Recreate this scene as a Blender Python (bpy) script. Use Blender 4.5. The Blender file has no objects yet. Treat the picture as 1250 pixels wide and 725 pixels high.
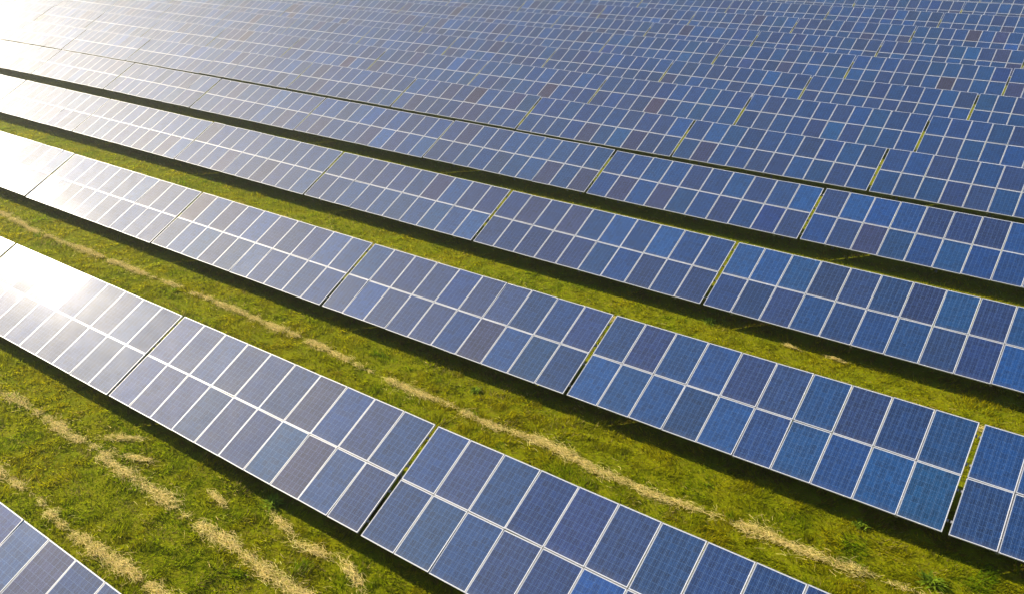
import bpy, math, random
import numpy as np
from mathutils import Matrix, Vector, Euler

# ------------------------------------------------------------------ camera, light, exposure
scene = bpy.context.scene
H0 = 13.9                                   # camera height above the field
cam_d = bpy.data.cameras.new("camera")
cam_d.sensor_fit = 'HORIZONTAL'; cam_d.sensor_width = 36.0
cam_d.lens = 36.0 * 1045.29 / 1250.0
cam_d.clip_start = 0.1; cam_d.clip_end = 6000.0
cam = bpy.data.objects.new("camera", cam_d)
scene.collection.objects.link(cam)
RT = (0.8110407503994214, 0.5848485607672365, -0.012847651926921203)
UP = (-0.245284497949093, 0.3599234033365407, 0.9001614626257352)
FW = (-0.5310823064812127, 0.7269162982758975, -0.4353668327324229)
cam.matrix_world = Matrix(((RT[0], UP[0], -FW[0], 0), (RT[1], UP[1], -FW[1], 0),
                           (RT[2], UP[2], -FW[2], H0), (0, 0, 0, 1)))
scene.camera = cam

SUN_EL, SUN_AZ = 29.3, -92.0                # azimuth clockwise from +Y
world = bpy.data.worlds.new("World"); scene.world = world
world.use_nodes = True
wn = world.node_tree.nodes; wl = world.node_tree.links
bg = wn['Background']
sky = wn.new('ShaderNodeTexSky'); sky.sky_type = 'NISHITA'; sky.sun_disc = False
sky.sun_elevation = math.radians(SUN_EL); sky.sun_rotation = math.radians(SUN_AZ)
sky.air_density = 1.0; sky.dust_density = 1.0; sky.ozone_density = 1.0
wl.new(sky.outputs[0], bg.inputs[0]); bg.inputs[1].default_value = 0.09

sun_d = bpy.data.lights.new("sun", 'SUN'); sun_d.energy = 5.0; sun_d.angle = math.radians(0.5)
sun_d.color = (1.0, 0.89, 0.70)
sun = bpy.data.objects.new("sun", sun_d); scene.collection.objects.link(sun)
_e, _a = math.radians(SUN_EL), math.radians(SUN_AZ)
to_sun = Vector((math.sin(_a) * math.cos(_e), math.cos(_a) * math.cos(_e), math.sin(_e)))
sun.rotation_euler = to_sun.to_track_quat('Z', 'Y').to_euler()

vs = scene.view_settings
vs.view_transform = 'Standard'; vs.look = 'None'; vs.gamma = 1.0; vs.use_curve_mapping = False
vs.exposure = 1.15

# ------------------------------------------------------------------ helpers
rng = np.random.default_rng(11); random.seed(5)
COL = scene.collection

def link(o, parent=None):
    COL.objects.link(o)
    if parent: o.parent = parent
    return o

def mesh_np(name, verts, faces_idx, n_per, mats=(), colors=None, smooth=False):
    """verts (N,3); faces_idx flat array; n_per corners per face"""
    me = bpy.data.meshes.new(name)
    nf = len(faces_idx) // n_per
    me.vertices.add(len(verts)); me.vertices.foreach_set('co', np.ascontiguousarray(verts, dtype=np.float32).ravel())
    me.loops.add(len(faces_idx)); me.loops.foreach_set('vertex_index', np.ascontiguousarray(faces_idx, dtype=np.int32))
    me.polygons.add(nf)
    me.polygons.foreach_set('loop_start', np.arange(nf, dtype=np.int32) * n_per)
    me.polygons.foreach_set('loop_total', np.full(nf, n_per, dtype=np.int32))
    if smooth: me.polygons.foreach_set('use_smooth', np.ones(nf, dtype=bool))
    if colors is not None:
        at = me.color_attributes.new('tint', 'FLOAT_COLOR', 'POINT')
        at.data.foreach_set('color', np.ascontiguousarray(colors, dtype=np.float32).ravel())
    for m in mats: me.materials.append(m)
    me.update(calc_edges=True); me.validate()
    return me

class MB:
    def __init__(s): s.v = []; s.f = []; s.m = []
    def box(s, lo, hi, mi=0, M=None):
        b = len(s.v)
        for z in (lo[2], hi[2]):
            for x, y in ((lo[0], lo[1]), (hi[0], lo[1]), (hi[0], hi[1]), (lo[0], hi[1])):
                p = Vector((x, y, z)); s.v.append(tuple(M @ p) if M else tuple(p))
        for q in ((3, 2, 1, 0), (4, 5, 6, 7), (0, 1, 5, 4), (1, 2, 6, 5), (2, 3, 7, 6), (3, 0, 4, 7)):
            s.f.append(tuple(b + i for i in q)); s.m.append(mi)
    def mesh(s, name, *mats):
        me = bpy.data.meshes.new(name); me.from_pydata(s.v, [], s.f)
        for m in mats: me.materials.append(m)
        me.polygons.foreach_set('material_index', s.m); me.update(); return me

def vnoise(x, y, scale, seed):
    """smooth value noise 0..1 on arrays"""
    r = np.random.default_rng(seed).random((256, 256))
    u, v = x / scale, y / scale
    i, j = np.floor(u).astype(int), np.floor(v).astype(int)
    fu, fv = u - i, v - j
    fu = fu * fu * (3 - 2 * fu); fv = fv * fv * (3 - 2 * fv)
    a = r[i % 256, j % 256]; b = r[(i + 1) % 256, j % 256]
    c = r[i % 256, (j + 1) % 256]; d = r[(i + 1) % 256, (j + 1) % 256]
    return (a * (1 - fu) + b * fu) * (1 - fv) + (c * (1 - fu) + d * fu) * fv

# ------------------------------------------------------------------ materials
def new_mat(name):
    m = bpy.data.materials.new(name); m.use_nodes = True
    nt = m.node_tree; return m, nt, nt.nodes, nt.links, nt.nodes['Principled BSDF']

def math_node(nt, op, a, b=None, c=None):
    n = nt.nodes.new('ShaderNodeMath'); n.operation = op
    for k, v in enumerate((a, b, c)):
        if v is None: continue
        if isinstance(v, (int, float)): n.inputs[k].default_value = v
        else: nt.links.new(v, n.inputs[k])
    return n.outputs[0]

def mix_rgb(nt, fac, a, b, mode='MIX'):
    n = nt.nodes.new('ShaderNodeMix'); n.data_type = 'RGBA'; n.blend_type = mode
    for s, v in ((n.inputs[0], fac), (n.inputs[6], a), (n.inputs[7], b)):
        if isinstance(v, (int, float)): s.default_value = v
        elif isinstance(v, tuple): s.default_value = v
        else: nt.links.new(v, s)
    return n.outputs[2]

PW, PL = 0.985, 1.5576                      # one panel, outside its frame
LIP, MARG = 0.015, 0.008
TILT = 0.4535975; LP = 1.5726368; GAP = 0.11265; WT = 10.0 + GAP

def cell_material():
    m, nt, N, L, p = new_mat('polycrystalline_cells_under_glass')
    tc = N.new('ShaderNodeTexCoord'); sp = N.new('ShaderNodeSeparateXYZ'); L.new(tc.outputs['Object'], sp.inputs[0])
    oi = N.new('ShaderNodeObjectInfo')
    x0 = PW / 2 - LIP - MARG; y0 = PL / 2 - LIP - MARG
    cw, ch = 2 * x0 / 6, 2 * y0 / 10
    u = math_node(nt, 'DIVIDE', math_node(nt, 'ADD', sp.outputs[0], x0), cw)
    v = math_node(nt, 'DIVIDE', math_node(nt, 'ADD', sp.outputs[1], y0), ch)
    fu, fv = math_node(nt, 'FRACT', u), math_node(nt, 'FRACT', v)
    du = math_node(nt, 'ABSOLUTE', math_node(nt, 'SUBTRACT', fu, 0.5))
    dv = math_node(nt, 'ABSOLUTE', math_node(nt, 'SUBTRACT', fv, 0.5))
    # seams between cells, the white margin of the sheet and the busbars
    gap = math_node(nt, 'MAXIMUM', math_node(nt, 'GREATER_THAN', du, 0.5 - 0.0125),
                    math_node(nt, 'MULTIPLY', math_node(nt, 'GREATER_THAN', dv, 0.5 - 0.0115), 0.6))
    out = math_node(nt, 'MAXIMUM', math_node(nt, 'GREATER_THAN', math_node(nt, 'ABSOLUTE', sp.outputs[0]), x0),
                    math_node(nt, 'GREATER_THAN', math_node(nt, 'ABSOLUTE', sp.outputs[1]), y0))
    bb = math_node(nt, 'ABSOLUTE', math_node(nt, 'SUBTRACT', math_node(nt, 'FRACT', math_node(nt, 'MULTIPLY', fu, 3.0)), 0.5))
    bus = math_node(nt, 'LESS_THAN', bb, 0.026)
    # every cell its own tint, crystal flakes inside it
    cid = N.new('ShaderNodeCombineXYZ'); L.new(math_node(nt, 'FLOOR', u), cid.inputs[0]); L.new(math_node(nt, 'FLOOR', v), cid.inputs[1])
    L.new(math_node(nt, 'MULTIPLY', oi.outputs['Random'], 91.7), cid.inputs[2])
    wnz = N.new('ShaderNodeTexWhiteNoise'); wnz.noise_dimensions = '3D'; L.new(cid.outputs[0], wnz.inputs[0])
    vo = N.new('ShaderNodeTexVoronoi'); vo.inputs['Scale'].default_value = 55.0
    sh = N.new('ShaderNodeVectorMath'); sh.operation = 'ADD'; L.new(tc.outputs['Object'], sh.inputs[0])
    sc = N.new('ShaderNodeCombineXYZ'); L.new(math_node(nt, 'MULTIPLY', oi.outputs['Random'], 40.0), sc.inputs[2]); L.new(sc.outputs[0], sh.inputs[1])
    L.new(sh.outputs[0], vo.inputs['Vector'])
    fl = N.new('ShaderNodeSeparateColor'); L.new(vo.outputs['Color'], fl.inputs[0])
    gain = math_node(nt, 'ADD', math_node(nt, 'MULTIPLY', wnz.outputs[0], 0.34),
                     math_node(nt, 'ADD', math_node(nt, 'MULTIPLY', fl.outputs[0], 0.6), 0.53))
    gc = N.new('ShaderNodeCombineXYZ')
    for k in range(3): L.new(gain, gc.inputs[k])
    c = mix_rgb(nt, 1.0, oi.outputs['Color'], gc.outputs[0], 'MULTIPLY')
    c = mix_rgb(nt, math_node(nt, 'MULTIPLY', bus, 0.5), c, (0.13, 0.23, 0.45, 1))
    c = mix_rgb(nt, math_node(nt, 'MULTIPLY', gap, 0.75), c, (0.13, 0.24, 0.46, 1))
    c = mix_rgb(nt, out, c, (0.62, 0.64, 0.68, 1))
    dn = N.new('ShaderNodeTexNoise'); dn.inputs['Scale'].default_value = 3.5; dn.inputs['Detail'].default_value = 6; dn.inputs['Roughness'].default_value = 0.65
    L.new(sh.outputs[0], dn.inputs['Vector'])
    edge = N.new('ShaderNodeMapRange'); edge.inputs[1].default_value = -PL / 2 + 0.16; edge.inputs[2].default_value = -PL / 2
    edge.inputs[3].default_value = 0.0; edge.inputs[4].default_value = 0.15; L.new(sp.outputs[1], edge.inputs[0])
    dirt = math_node(nt, 'MULTIPLY', dn.outputs[0], math_node(nt, 'ADD', edge.outputs[0], 0.022))
    c = mix_rgb(nt, dirt, c, (0.30, 0.28, 0.25, 1))
    L.new(c, p.inputs['Base Color'])
    # dust film: faint streaks that change the gloss
    nz = N.new('ShaderNodeTexNoise'); nz.inputs['Scale'].default_value = 2.3; nz.inputs['Detail'].default_value = 3; L.new(sh.outputs[0], nz.inputs['Vector'])
    p.inputs['Roughness'].default_value = 0.19
    L.new(math_node(nt, 'ADD', math_node(nt, 'MULTIPLY', nz.outputs[0], 0.08), 0.57), p.inputs['Roughness'])
    p.inputs['IOR'].default_value = 1.5; p.inputs['Specular IOR Level'].default_value = 0.20
    p.inputs['Coat Weight'].default_value = 0.06; p.inputs['Coat Roughness'].default_value = 0.13; p.inputs['Coat IOR'].default_value = 1.38
    return m

def metal(name, col, rough=0.4, met=0.0):
    m, nt, N, L, p = new_mat(name)
    tc = N.new('ShaderNodeTexCoord')
    nz = N.new('ShaderNodeTexNoise'); nz.inputs['Scale'].default_value = 7.0; nz.inputs['Detail'].default_value = 4
    L.new(tc.outputs['Object'], nz.inputs['Vector'])
    c = mix_rgb(nt, nz.outputs[0], tuple(x * 0.88 for x in col[:3]) + (1,), tuple(min(1, x * 1.08) for x in col[:3]) + (1,))
    L.new(c, p.inputs['Base Color']); p.inputs['Roughness'].default_value = rough; p.inputs['Metallic'].default_value = met
    return m

def leaf_mat(name, trans=0.45, rough=0.6):
    m, nt, N, L, p = new_mat(name)
    at = N.new('ShaderNodeAttribute'); at.attribute_name = 'tint'
    L.new(at.outputs['Color'], p.inputs['Base Color']); p.inputs['Roughness'].default_value = rough
    p.inputs['Specular IOR Level'].default_value = 0.03
    tr = N.new('ShaderNodeBsdfTranslucent'); L.new(at.outputs['Color'], tr.inputs[0])
    mx = N.new('ShaderNodeMixShader'); mx.inputs[0].default_value = trans
    L.new(p.outputs[0], mx.inputs[1]); L.new(tr.outputs[0], mx.inputs[2])
    L.new(mx.outputs[0], N['Material Output'].inputs[0])
    return m

M_cell = cell_material()
M_frame = metal('anodised_aluminium_frame', (0.40, 0.40, 0.42), 0.5, 0.15)
M_steel = metal('galvanised_steel', (0.26, 0.26, 0.26), 0.6, 0.5)
M_back = metal('white_backsheet', (0.55, 0.55, 0.57), 0.7)
M_grass = leaf_mat('grass_blades', 0.62, 0.8)
M_hay = leaf_mat('dry_hay', 0.3, 0.7)
M_weed = leaf_mat('weed_leaves', 0.35)

def soil_material():
    m, nt, N, L, p = new_mat('mossy_turf_soil')
    tc = N.new('ShaderNodeTexCoord')
    def noise(s, d=5, r=0.6):
        n = N.new('ShaderNodeTexNoise'); n.inputs['Scale'].default_value = s; n.inputs['Detail'].default_value = d
        n.inputs['Roughness'].default_value = r; L.new(tc.outputs['Object'], n.inputs['Vector']); return n.outputs[0]
    def ramp(f, lo, hi):
        n = N.new('ShaderNodeMapRange'); n.inputs[1].default_value = lo; n.inputs[2].default_value = hi
        L.new(f, n.inputs[0]); return n.outputs[0]
    c = mix_rgb(nt, ramp(noise(0.7), 0.35, 0.65), (0.13, 0.155, 0.001, 1), (0.20, 0.18, 0.001, 1))
    c = mix_rgb(nt, ramp(noise(6.0), 0.45, 0.7), c, (0.13, 0.095, 0.012, 1))
    c = mix_rgb(nt, ramp(noise(28.0), 0.35, 0.75), c, (0.15, 0.18, 0.002, 1))
    L.new(c, p.inputs['Base Color']); p.inputs['Roughness'].default_value = 0.95
    p.inputs['Specular IOR Level'].default_value = 0.02
    b = N.new('ShaderNodeBump'); b.inputs['Strength'].default_value = 0.7; b.inputs['Distance'].default_value = 0.06
    L.new(noise(16.0, 8, 0.7), b.inputs['Height']); L.new(b.outputs[0], p.inputs['Normal'])
    return m
M_soil = soil_material()

# ------------------------------------------------------------------ terrain under the rows
# row: x of a table edge, y of the low edge, height coefficients of the low edge along x
ROWS = [(-18.37, 2.47, -13.00, -0.10, 0.02, 0.0),
        (-21.814, 10.097, -13.093, -0.245, 0.09, 0.03),
        (-21.191, 17.722, -13.165, -0.216, 0.097, 0.056),
        (-20.43, 25.307, -13.114, -0.208, -0.032, 0.029),
        (-19.675, 32.914, -13.091, -0.191, -0.045, 0.034),
        (-19.04, 40.547, -13.151, -0.106, 0.02, 0.038),
        (-18.732, 48.17, -13.167, 0.001, 0.079, 0.026),
        (-17.646, 55.789, -13.236, -0.029, 0.09, 0.001),
        (-16.937, 63.426, -13.073, 0.213, 0.172, 0.022),
        (-17.034, 71.027, -13.093, 0.203, 0.11, 0.009),
        (-16.294, 78.622, -12.908, 0.232, 0.051, 0.011),
        (-15.717, 86.21, -12.615, 0.203, 0.037, 0.004),
        (-15.385, 93.787, -12.458, 0.161, 0.021, 0.0),
        (-15.1, 101.36, -12.40, 0.12, 0.01, 0.0),
        (-14.8, 108.94, -12.35, 0.10, 0.01, 0.0)]
RA = np.array(ROWS)
LOW = 0.66                                  # height of the low edge above the ground
LO_X = np.array([-45, -62, -72, -85, -95, -100, -105, -110, -115, -115, -110, -110, -100, -90, -90.0])

def row_z(i, x):
    s = (np.clip(x, LO_X[i], 12.0) + 30) / 40
    return RA[i, 2] + RA[i, 3] * s + RA[i, 4] * s * s + RA[i, 5] * s ** 3

def ground_z(x, y):
    x = np.asarray(x, float); y = np.asarray(y, float)
    yc = RA[:, 1] + 1.0
    yy = np.clip(y, yc[0], yc[-1] - 1e-6)
    i = np.clip(np.searchsorted(yc, yy, side='right') - 1, 0, len(yc) - 2)
    t = (yy - yc[i]) / (yc[i + 1] - yc[i]); t = t * t * (3 - 2 * t)
    zs = np.stack([row_z(k, x) for k in range(len(yc))])
    a = np.take_along_axis(zs, i[None], 0)[0]; b = np.take_along_axis(zs, (i + 1)[None], 0)[0]
    z = a * (1 - t) + b * t + H0 - LOW
    return z + (vnoise(x, y, 1.3, 3) - 0.5) * 0.05

def axis(lo, hi, step, far, n):
    inner = np.arange(lo, hi + step, step); g = np.geomspace(step * 2, far, n)
    return np.concatenate([(lo - g)[::-1], inner, inner[-1] + g])
gx = axis(-130, 30, 0.6, 2500, 22); gy = axis(-6, 125, 0.6, 2500, 22)
GX, GY = np.meshgrid(gx, gy)
GZ = ground_z(GX.ravel(), GY.ravel())
nx, ny = len(gx), len(gy)
idx = np.arange(nx * ny).reshape(ny, nx)
quads = np.stack([idx[:-1, :-1], idx[:-1, 1:], idx[1:, 1:], idx[1:, :-1]], -1).reshape(-1)
ground = bpy.data.objects.new('ground', mesh_np('ground', np.stack([GX.ravel(), GY.ravel(), GZ], 1), quads, 4, [M_soil], smooth=True))
link(ground); ground['kind'] = 'structure'

# ------------------------------------------------------------------ evening air
HAZE_DENSITY, HAZE_G = 0.0016, 0.87
hm = bpy.data.materials.new('thin_evening_haze'); hm.use_nodes = True
hn = hm.node_tree; hn.nodes.remove(hn.nodes['Principled BSDF'])
pv = hn.nodes.new('ShaderNodeVolumePrincipled'); pv.inputs['Color'].default_value = (0.95, 0.95, 0.95, 1)
pv.inputs['Density'].default_value = HAZE_DENSITY; pv.inputs['Anisotropy'].default_value = HAZE_G
hn.links.new(pv.outputs[0], hn.nodes['Material Output'].inputs['Volume'])
hb = MB(); hb.box((-2700, -2600, float(GZ.min()) - 1.0), (2700, 2800, max(H0, float(GZ.max())) + 2.0))
haze = bpy.data.objects.new('haze', hb.mesh('haze', hm)); link(haze); haze['kind'] = 'stuff'
haze['label'] = 'thin pale evening haze over the solar field'; haze['category'] = 'haze'

# ------------------------------------------------------------------ solar tables
def panel_mesh():
    b = MB()
    b.box((-PW / 2 + 0.006, -PL / 2 + 0.006, -0.008), (PW / 2 - 0.006, PL / 2 - 0.006, 0.0), 0)
    b.box((-0.06, PL / 2 - 0.30, -0.034), (0.06, PL / 2 - 0.19, -0.0085), 1)    # junction box on the back
    return b.mesh('solar_panel', M_cell, M_back)

def frame_mesh():
    b = MB(); t, d = 0.0028, -0.038
    x, y = PW / 2, PL / 2
    b.box((-x, -y, d), (x, -y + LIP, t)); b.box((-x, y - LIP, d), (x, y, t))
    b.box((-x, -y + LIP, d), (-x + LIP, y - LIP, t)); b.box((x - LIP, -y + LIP, d), (x, y - LIP, t))
    return b.mesh('panel_frame', M_frame)

ME_panel, ME_frame = panel_mesh(), frame_mesh()
CT, ST = math.cos(TILT), math.sin(TILT)
b = MB(); b.box((-5.035, -0.03, -0.09), (5.035, 0.03, -0.042)); ME_purlin = b.mesh('purlin', M_steel)
b = MB(); b.box((-0.035, -1.52, -0.19), (0.035, 1.52, -0.092)); ME_rafter = b.mesh('rafter', M_steel)
def post_mesh(h):
    b = MB(); b.box((-0.045, -0.004, -0.35), (0.045, 0.004, h)); b.box((-0.045, 0.004, -0.35), (-0.038, 0.05, h)); b.box((0.038, 0.004, -0.35), (0.045, 0.05, h))
    return b.mesh('post', M_steel)
Y_FRONT, Y_BACK = -0.10, 1.05
zc = LOW + LP * ST
ME_post_front = post_mesh(zc + Y_FRONT * ST / CT - 0.20)
ME_post_back = post_mesh(zc + Y_BACK * ST / CT - 0.20)

TINT = {'b': (0.002, 0.034, 0.130), 'B': (0.002, 0.044, 0.165), 'v': (0.008, 0.027, 0.102), 'n': (0.004, 0.028, 0.110),
        'm': (0.018, 0.026, 0.082), 'r': (0.030, 0.025, 0.060)}
# tints read off the photograph for the nearest tables: (row, table) -> upper and lower row of panels
READ = {(1, 0): ('vvnvvvmbvb', 'nvvnvvBmbn'), (1, 1): ('bvbnvvbnnn', 'bbbvvBvbBn'), (1, -1): ('vvnvvnvvnv', 'vnvvnvvnnn'),
        (2, 0): ('bvvvbvvbbv', 'nBvnvbmBbn'), (2, 1): ('nvbbvvbvnb', 'BbBbBnBbBB'), (2, 2): ('bbBnbbnbvb', 'nbBbbnvbbn'),
        (3, 0): ('vmvmbBbBbn', 'vnvvvbbvnv'), (3, 1): ('BBBvvnvBvb', 'nnvbnbbvvB'),
        (4, 0): ('nbbbvnbvnB', 'bmbmbbvbnv'), (4, 1): ('vBBbvvvBbn', 'bvmbbbbbBb'), (4, -1): ('vmbvbbbbnb', 'vvbbvbbmbm'),
        (5, 0): ('nBbnnbvnbn', 'bmbnvvbbvb'), (5, 1): ('nbvnbvbbnn', 'bnbvvbbnbB')}
W_T = np.array([0.40, 0.10, 0.20, 0.20, 0.08, 0.02]); KEYS = ['b', 'B', 'v', 'n', 'm', 'r']

def tints_for(i, t, k, j):
    if (i, t) in READ: c = READ[(i, t)][0 if j == 1 else 1][k]
    else:
        x = RA[i, 0] + t * WT + k; y = i * 7.6 + j * 1.6
        q = vnoise(np.array([x + 300]), np.array([y * 1.3 + 50]), 2.6, 77)[0]
        w = W_T.copy(); w[4] *= 0.35 + 3.2 * max(0, q - 0.45); w[5] *= 0.2 + 4.0 * max(0, q - 0.5); w[1] *= 0.4 + 2.4 * max(0, 0.6 - q)
        c = KEYS[rng.choice(6, p=w / w.sum())]
    f = rng.normal(1.0, 0.05, 3) * rng.normal(1.0, 0.07)
    return c, tuple(np.clip(np.array(TINT[c]) * f * 0.86, 0.002, 0.4)) + (1.0,)

F_PX = 1045.29
def project(p):
    d = Vector(p) - Vector((0, 0, H0)); w = d.dot(Vector(FW))
    if w < 0.5: return None
    return 625 + F_PX * d.dot(Vector(RT)) / w, 362.5 - F_PX * d.dot(Vector(UP)) / w

def in_view(i, t):
    for k in range(11):
        x = RA[i, 0] + t * WT + k
        for d in (0, LP, 2 * LP):
            p = project((x, RA[i, 1] + d * CT, float(row_z(i, np.array(x))) + H0 + d * ST))
            if p and -3 < p[0] < 1253 and -1 < p[1] < 728: return True
    return False

NUM = ['zeroth', 'first', 'second', 'third', 'fourth', 'fifth', 'sixth', 'seventh', 'eighth', 'ninth', 'tenth', 'eleventh',
       'twelfth', 'thirteenth', 'fourteenth', 'fifteenth', 'sixteenth']

proto_parts = {}
def add_part(name, me, root, loc, rot=(0, 0, 0), color=None, parent=None):
    if name not in proto_parts:
        o = bpy.data.objects.new(name, me); proto_parts[name] = o
    else:
        o = proto_parts[name].copy(); o.data = me
    link(o, parent or root); o.location = loc; o.rotation_euler = rot
    if color: o.color = color
    return o

def make_table(i, t):
    x0 = RA[i, 0] + t * WT; x1 = x0 + 10.0
    z0, z1 = float(row_z(i, np.array(x0))), float(row_z(i, np.array(x1)))
    root = bpy.data.objects.new('solar_table', None); link(root)
    root.empty_display_size = 0.5
    root.location = ((x0 + x1) / 2, RA[i, 1] + LP * CT, (z0 + z1) / 2 + H0 - LOW + rng.normal(0, 0.012))
    root.rotation_euler = (rng.normal(0, 0.003), -math.atan2(z1 - z0, 10.0) + rng.normal(0, 0.0012), 0)
    root['category'] = 'solar table'; root['group'] = 'rows of solar tables across the field'
    cnt = dict.fromkeys(KEYS, 0)
    for j in range(2):
        for k in range(10):
            d = (j + 0.5) * LP
            c, col = tints_for(i, t, k, j); cnt[c] += 1
            p = add_part('solar_panel', ME_panel, root, (-5 + k + 0.5 + rng.normal(0, 0.0015), (d - LP) * CT, LOW + d * ST + rng.normal(0, 0.0015)),
                         (TILT + rng.normal(0, 0.006), rng.normal(0, 0.006), rng.normal(0, 0.0006)), col)
            add_part('panel_frame', ME_frame, root, (0, 0, 0), parent=p)
    for d in (0.36, 1.20, LP + 0.36, LP + 1.20):
        add_part('purlin', ME_purlin, root, (0, (d - LP) * CT, LOW + d * ST), (TILT, 0, 0))
    for x in (-4.0, 0.0, 4.0):
        add_part('rafter', ME_rafter, root, (x, 0, zc), (TILT, 0, 0))
        add_part('post', ME_post_front, root, (x, Y_FRONT, 0))
        add_part('post', ME_post_back, root, (x, Y_BACK, 0))
    return root, cnt

TABLES = []
for i in range(15):
    ts = [t for t in range(-16, 4) if in_view(i, t)]
    n = len(ts)
    for q, t in enumerate(ts):
        root, cnt = make_table(i, t)
        brown, bright = cnt['m'] + cnt['r'], cnt['B']
        look = ('mauve-flecked' if brown >= 6 else 'bright blue' if bright >= 5 else 'violet-tinged' if cnt['v'] >= 7 else 'blue')
        if project(root.location) and project(root.location)[0] < 330: look = 'sun-bleached' if project(root.location)[0] > 150 else 'glare-whitened'
        m = n - q
        place = ('at the right edge of' if m == 1 else 'second from the right in' if m == 2 else '%s from the right in' % NUM[m])
        rw = 'the nearest row, bottom corner' if i == 0 else 'the %s row up' % NUM[i + 1]
        root['label'] = ('%s solar table %s %s' % (look, place, rw)) if n > 1 else '%s solar table, the only one seen of %s' % (look, rw)
        TABLES.append(root)
    # the rows run on past the edges of the view
    if 0 < i < 6:
        r2, _ = make_table(i, ts[-1] + 1)
        r2['label'] = 'solar table continuing the %s row up beyond the right edge' % NUM[i + 1]

# ------------------------------------------------------------------ grass in the lanes
def blades(n_per, area):
    pass

def lane_points(i, dens0, x_lo, x_hi, y_lo, y_hi):
    """random points of a lane, denser near the camera"""
    pts = []
    xs = np.arange(x_lo, x_hi, 2.0)
    for x in xs:
        dist = math.sqrt((x + 1) ** 2 + ((y_lo + y_hi) / 2) ** 2 + H0 ** 2)
        d = dens0 * min(1.0, (21.0 / dist) ** 1.5)
        n = int(d * 2.0 * (y_hi - y_lo))
        pts.append(np.stack([rng.uniform(x, x + 2.0, n), rng.uniform(y_lo, y_hi, n), np.full(n, dist)], 1))
    return np.concatenate(pts)

LANES = []
for i, xl, xh, dens in ((0, -32, 2, 900), (1, -52, 6, 820), (2, -68, 8, 620), (3, -84, 8, 430), (4, -88, 8, 300)):
    LANES.append(lane_points(i, dens, xl, xh, RA[i, 1] + 2 * LP * CT + 0.4, RA[i + 1, 1] + 1.9))
G = np.concatenate(LANES); n = len(G)
gxp, gyp, gd = G.T
patch = vnoise(gxp, gyp, 1.9, 21) * 0.5 + vnoise(gxp, gyp, 0.55, 22) * 0.5
tuft = vnoise(gxp * 1.0, gyp, 0.28, 23)
keep = rng.random(n) < np.clip(0.35 + tuft * 1.1, 0, 1)
gxp, gyp, gd, patch, tuft = (a[keep] for a in (gxp, gyp, gd, patch, tuft)); n = len(gxp)
hgt = (0.025 + 0.09 * tuft ** 1.5 + 0.045 * rng.random(n)) * (1 + 0.45 * (vnoise(gxp, gyp, 0.9, 29) > 0.86))
wid = (0.009 + 0.009 * rng.random(n)) * np.clip(gd / 21.0, 1, 3.0) ** 0.7
ang = rng.uniform(0, 2 * np.pi, n); lean = rng.uniform(0.02, 0.10, n) + 0.5 * hgt
la = vnoise(gxp, gyp, 0.8, 31) * 9 + rng.normal(0, 0.9, n)
bz = ground_z(gxp, gyp) - 0.01
base = np.stack([gxp, gyp, bz], 1)
dx = np.stack([np.cos(ang), np.sin(ang), np.zeros(n)], 1) * wid[:, None]
tip = base + np.stack([np.cos(la) * lean, np.sin(la) * lean, hgt], 1)
V = np.stack([base - dx, base + dx, tip], 1).reshape(-1, 3)
green = np.array([0.175, 0.225, 0.001]); olive = np.array([0.285, 0.258, 0.001]); lush = np.array([0.105, 0.20, 0.003]); straw = np.array([0.36, 0.29, 0.09])
pp = np.clip((patch - 0.3) / 0.4, 0, 1)[:, None]
c = green * (1 - pp) + olive * pp
lm = (vnoise(gxp, gyp, 0.9, 29) > 0.90)[:, None]
c = np.where(lm, lush * 0.7 + c * 0.3, c)
sp = vnoise(gxp, gyp, 2.6, 41) * 0.6 + vnoise(gxp, gyp, 0.5, 42) * 0.4
streak = vnoise(gxp, gyp * 6.0, 1.6, 45)
near_lane = (gyp < 10.6) & (gyp > 5.5)
strawy = rng.random(n) < np.clip((sp - 0.60) * 0.9, 0.008, 0.3) + np.where(near_lane, np.clip((streak - 0.66) * 1.6, 0, 0.45), np.clip((streak - 0.75) * 0.8, 0, 0.2))
c = np.where(strawy[:, None], straw * rng.uniform(0.6, 1.0, (n, 1)), c)
c = c * rng.normal(1, 0.30, (n, 1)).clip(0.35, 1.9)
_yc = RA[:, 1]; _k = np.clip(np.searchsorted(_yc, gyp) - 1, 0, len(_yc) - 1)
under = ((gyp - _yc[_k] > 0.25) & (gyp - _yc[_k] < 2.4))[:, None]       # dry sheltered turf below the tables
c = np.where(under & (rng.random((n, 1)) < 0.55), np.array([0.20, 0.13, 0.025]), c)
C4 = np.repeat(np.concatenate([c, np.ones((n, 1))], 1), 3, 0)
o = bpy.data.objects.new('grass', mesh_np('grass', V, np.arange(3 * n), 3, [M_grass], C4)); link(o)
o['kind'] = 'stuff'; o['label'] = 'short olive green grass in the lanes between the solar rows'; o['category'] = 'grass'
print('grass blades', n)

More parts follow.
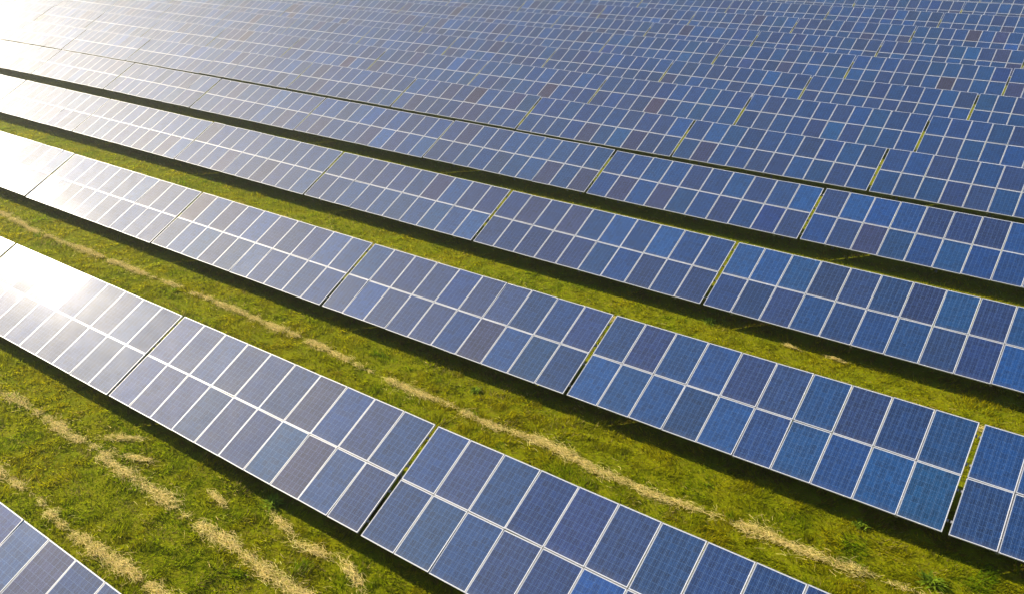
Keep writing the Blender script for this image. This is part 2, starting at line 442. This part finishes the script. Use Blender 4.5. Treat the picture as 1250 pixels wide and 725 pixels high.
# ------------------------------------------------------------------ hay windrows and loose tufts
def hay_mesh(name, cx, cy, half_w, height, flat_dir=None, seed=0, dens=1.0):
    """cx, cy centre points of strands; piled flat straws"""
    r = np.random.default_rng(seed); n = len(cx)
    z = ground_z(cx, cy)
    ln = r.uniform(0.10, 0.27, n); w = r.uniform(0.0022, 0.0045, n)
    a = r.normal(0, 0.6, n) if flat_dir is None else flat_dir + r.normal(0, 0.55, n)
    pitch = r.normal(0, 0.18, n)
    d = np.stack([np.cos(a) * np.cos(pitch), np.sin(a) * np.cos(pitch), np.sin(pitch)], 1) * (ln / 2)[:, None]
    side = np.stack([-np.sin(a), np.cos(a), r.normal(0, 0.22, n)], 1) * w[:, None]
    ctr = np.stack([cx, cy, z + height], 1)
    bend = np.stack([r.normal(0, .02, n), r.normal(0, .02, n), r.uniform(0.0, 0.03, n)], 1)
    V = np.stack([ctr - d - side, ctr - d + side, ctr + bend + side, ctr + bend - side, ctr + d + side, ctr + d - side], 1).reshape(-1, 3)
    b = np.arange(n)[:, None] * 6
    F = np.concatenate([b + np.array([0, 1, 2, 3]), b + np.array([3, 2, 4, 5])], 1).reshape(-1)
    col = np.array([0.76, 0.59, 0.21]) * r.normal(1, 0.10, (n, 1)).clip(0.6, 1.3) * np.array([1, 1, 1]) + r.normal(0, .015, (n, 3))
    col = np.where(r.random((n, 1)) < 0.25, np.array([0.30, 0.27, 0.03]), col).clip(0.02, 0.8)
    return mesh_np(name, V, F, 4, [M_hay], np.repeat(np.concatenate([col, np.ones((n, 1))], 1), 6, 0))

GROUND_K = (H0 - 0.14) / H0
def windrow(path, seed, label, width=0.095, dens=430):
    r = np.random.default_rng(seed)
    P = np.array(sorted(path)) * GROUND_K; x = r.uniform(P[0, 0], P[-1, 0], int(dens * 1.5 * (P[-1, 0] - P[0, 0])))
    yc = np.interp(x, P[:, 0], P[:, 1]) + (vnoise(x, x * 0, 0.9, seed + 1) - 0.5) * 0.11
    amt = np.clip(vnoise(x, x * 0 + 7, 0.8, seed + 2) * 0.9 + vnoise(x, x * 0 + 9, 0.3, seed + 3) * 0.85 - 0.40, 0.03, 1.2)
    k = r.random(len(x)) < amt; x, yc, amt = x[k], yc[k], amt[k]
    off = r.normal(0, 1, len(x)) * width * (0.45 + 0.55 * amt)
    off = np.where(r.random(len(x)) < 0.12, off * 2.6, off)
    hh = r.uniform(0.02, 1, len(x)) * 0.03 * amt * np.exp(-(off / (width * 1.1)) ** 2) + 0.05
    o = bpy.data.objects.new('hay_windrow', hay_mesh('hay_windrow', x, yc + off, width, hh, None, seed))
    link(o); o['label'] = label; o['category'] = 'hay windrow'; o['group'] = 'windrows of dry mown grass'
    return o
W12 = [(-46, 17.0), (-42.19, 16.89), (-39.1, 16.5), (-34.88, 16.6), (-31.28, 16.63), (-26.56, 16.71), (-22.75, 16.65), (-19.75, 16.56), (-16.88, 16.3),
       (-14.84, 16.27), (-12.63, 16.21), (-11.02, 16.34), (-9.06, 16.13), (-7.35, 16.09), (-5.64, 16.21), (-4.23, 16.25), (-2.2, 16.36), (2.5, 16.4)]
W01A = [(-30, 8.9), (-25.98, 8.85), (-23.72, 8.94), (-22.09, 8.91), (-20.68, 8.94), (-19.28, 8.8), (-18.19, 8.82), (-16.0, 8.73), (-14.82, 8.67), (-13.98, 8.59), (-12.51, 8.54), (-10, 8.5)]
W01B = [(-26, 6.9), (-21.81, 6.83), (-20.25, 6.9), (-18.59, 6.74), (-17.33, 6.75), (-15.68, 6.76), (-14.67, 6.72), (-12, 6.7)]
windrow(W12, 201, 'long straw-coloured hay windrow between the second and third solar rows up')
windrow(W01A, 301, 'lumpy hay windrow along the middle of the nearest grass lane', 0.11)
windrow(W01B, 401, 'hay windrow lying close to the solar table in the bottom corner', 0.095)

windrow([(-66, 23.95), (-40, 23.9), (-25, 23.98), (-15, 23.9), (-5, 23.95), (6, 23.9)], 911, 'hay windrow peeping over the top edge of the third solar row up', 0.11)

TUFTS = [(-20.66, 9.66, .55, 'pale hay tuft beside the lumpy windrow, furthest to the left'),
         (-19.41, 9.37, .45, 'pale hay tuft just right of the leftmost loose tuft, beside the lumpy windrow'),
         (-16.24, 9.55, .40, 'small hay tuft in shaded grass below the violet panels, mid-lane'),
         (-14.16, 9.84, .50, 'hay tuft nearest under the low edge of the second row up'),
         (-12.90, 9.66, .60, 'bushy hay heap spreading over grass at the bottom of the photo'),
         (-11.59, 9.64, .55, 'ragged hay tuft at the bottom edge right of the bushy heap'),
         (-7.21, 25.5, .26, 'dry straw tuft in the lane before the fourth row up, left one'),
         (-5.74, 25.52, .26, 'dry straw tuft in the lane before the fourth row up, right one')]
for q, (x, y, s, lab) in enumerate(TUFTS):
    x *= GROUND_K; y *= GROUND_K
    r = np.random.default_rng(500 + q); m = int(230 * s / .5)
    px, py = r.normal(0, s * 0.55, m), r.normal(0, s * 0.13, m)
    th = r.uniform(-0.5, 0.9); cx = x + px * math.cos(th) - py * math.sin(th); cy = y + px * math.sin(th) + py * math.cos(th)
    hh = r.uniform(0.0, 0.06, m) * np.exp(-(px / s) ** 2 * 2) + 0.05
    o = bpy.data.objects.new('hay_tuft', hay_mesh('hay_tuft', cx, cy, 0, hh, th, 600 + q)); link(o)
    o['label'] = lab; o['category'] = 'hay tuft'; o['group'] = 'loose hay tufts'

# ------------------------------------------------------------------ taller weeds
WEEDS = [(-0.99, 16.88, .42, 'spiky rosette weed beside the long hay windrow, bottom right'),
         (-14.14, 17.37, .28, 'dark green weed clump by the low edge of the third row up'),
         (-2.82, 17.9, .26, 'leafy weed clump in shade under the third row up, toward the right'),
         (-15.0, 10.25, .36, 'dark bluish weed clump under the second row up'),
         (-10.18, 25.63, .3, 'green weed clump in the lane before the fourth row up')]
for q, (x, y, s, lab) in enumerate(WEEDS):
    x *= GROUND_K; y *= GROUND_K
    r = np.random.default_rng(800 + q); m = 70
    a = r.uniform(0, 2 * np.pi, m); ln = s * r.uniform(0.5, 1.0, m); w = s * r.uniform(0.035, 0.07, m); el = r.uniform(0.25, 1.1, m)
    c0 = np.stack([x + r.normal(0, .05, m), y + r.normal(0, .05, m)], 1)
    z = ground_z(c0[:, 0], c0[:, 1]); b0 = np.concatenate([c0, z[:, None]], 1)
    dv = np.stack([np.cos(a) * np.cos(el), np.sin(a) * np.cos(el), np.sin(el)], 1); sd = np.stack([-np.sin(a), np.cos(a), a * 0], 1)
    mid = b0 + dv * (ln * 0.55)[:, None] + np.array([0, 0, 1]) * (ln * 0.08)[:, None]; end = b0 + dv * ln[:, None] - np.array([0, 0, 1]) * (ln * 0.18)[:, None]
    V = np.stack([b0 - sd * w[:, None] * .3, b0 + sd * w[:, None] * .3, mid + sd * w[:, None], mid - sd * w[:, None], end + sd * w[:, None] * .1, end - sd * w[:, None] * .1], 1).reshape(-1, 3)
    bi = np.arange(m)[:, None] * 6
    F = np.concatenate([bi + np.array([0, 1, 2, 3]), bi + np.array([3, 2, 4, 5])], 1).reshape(-1)
    col = np.array([0.16, 0.235, 0.012]) * r.normal(1, 0.2, (m, 1)).clip(.5, 1.5)
    o = bpy.data.objects.new('weed_clump', mesh_np('weed_clump', V, F, 4, [M_weed], np.repeat(np.concatenate([col, np.ones((m, 1))], 1), 6, 0))); link(o)
    o['label'] = lab; o['category'] = 'weed'; o['group'] = 'weeds in the grass lanes'
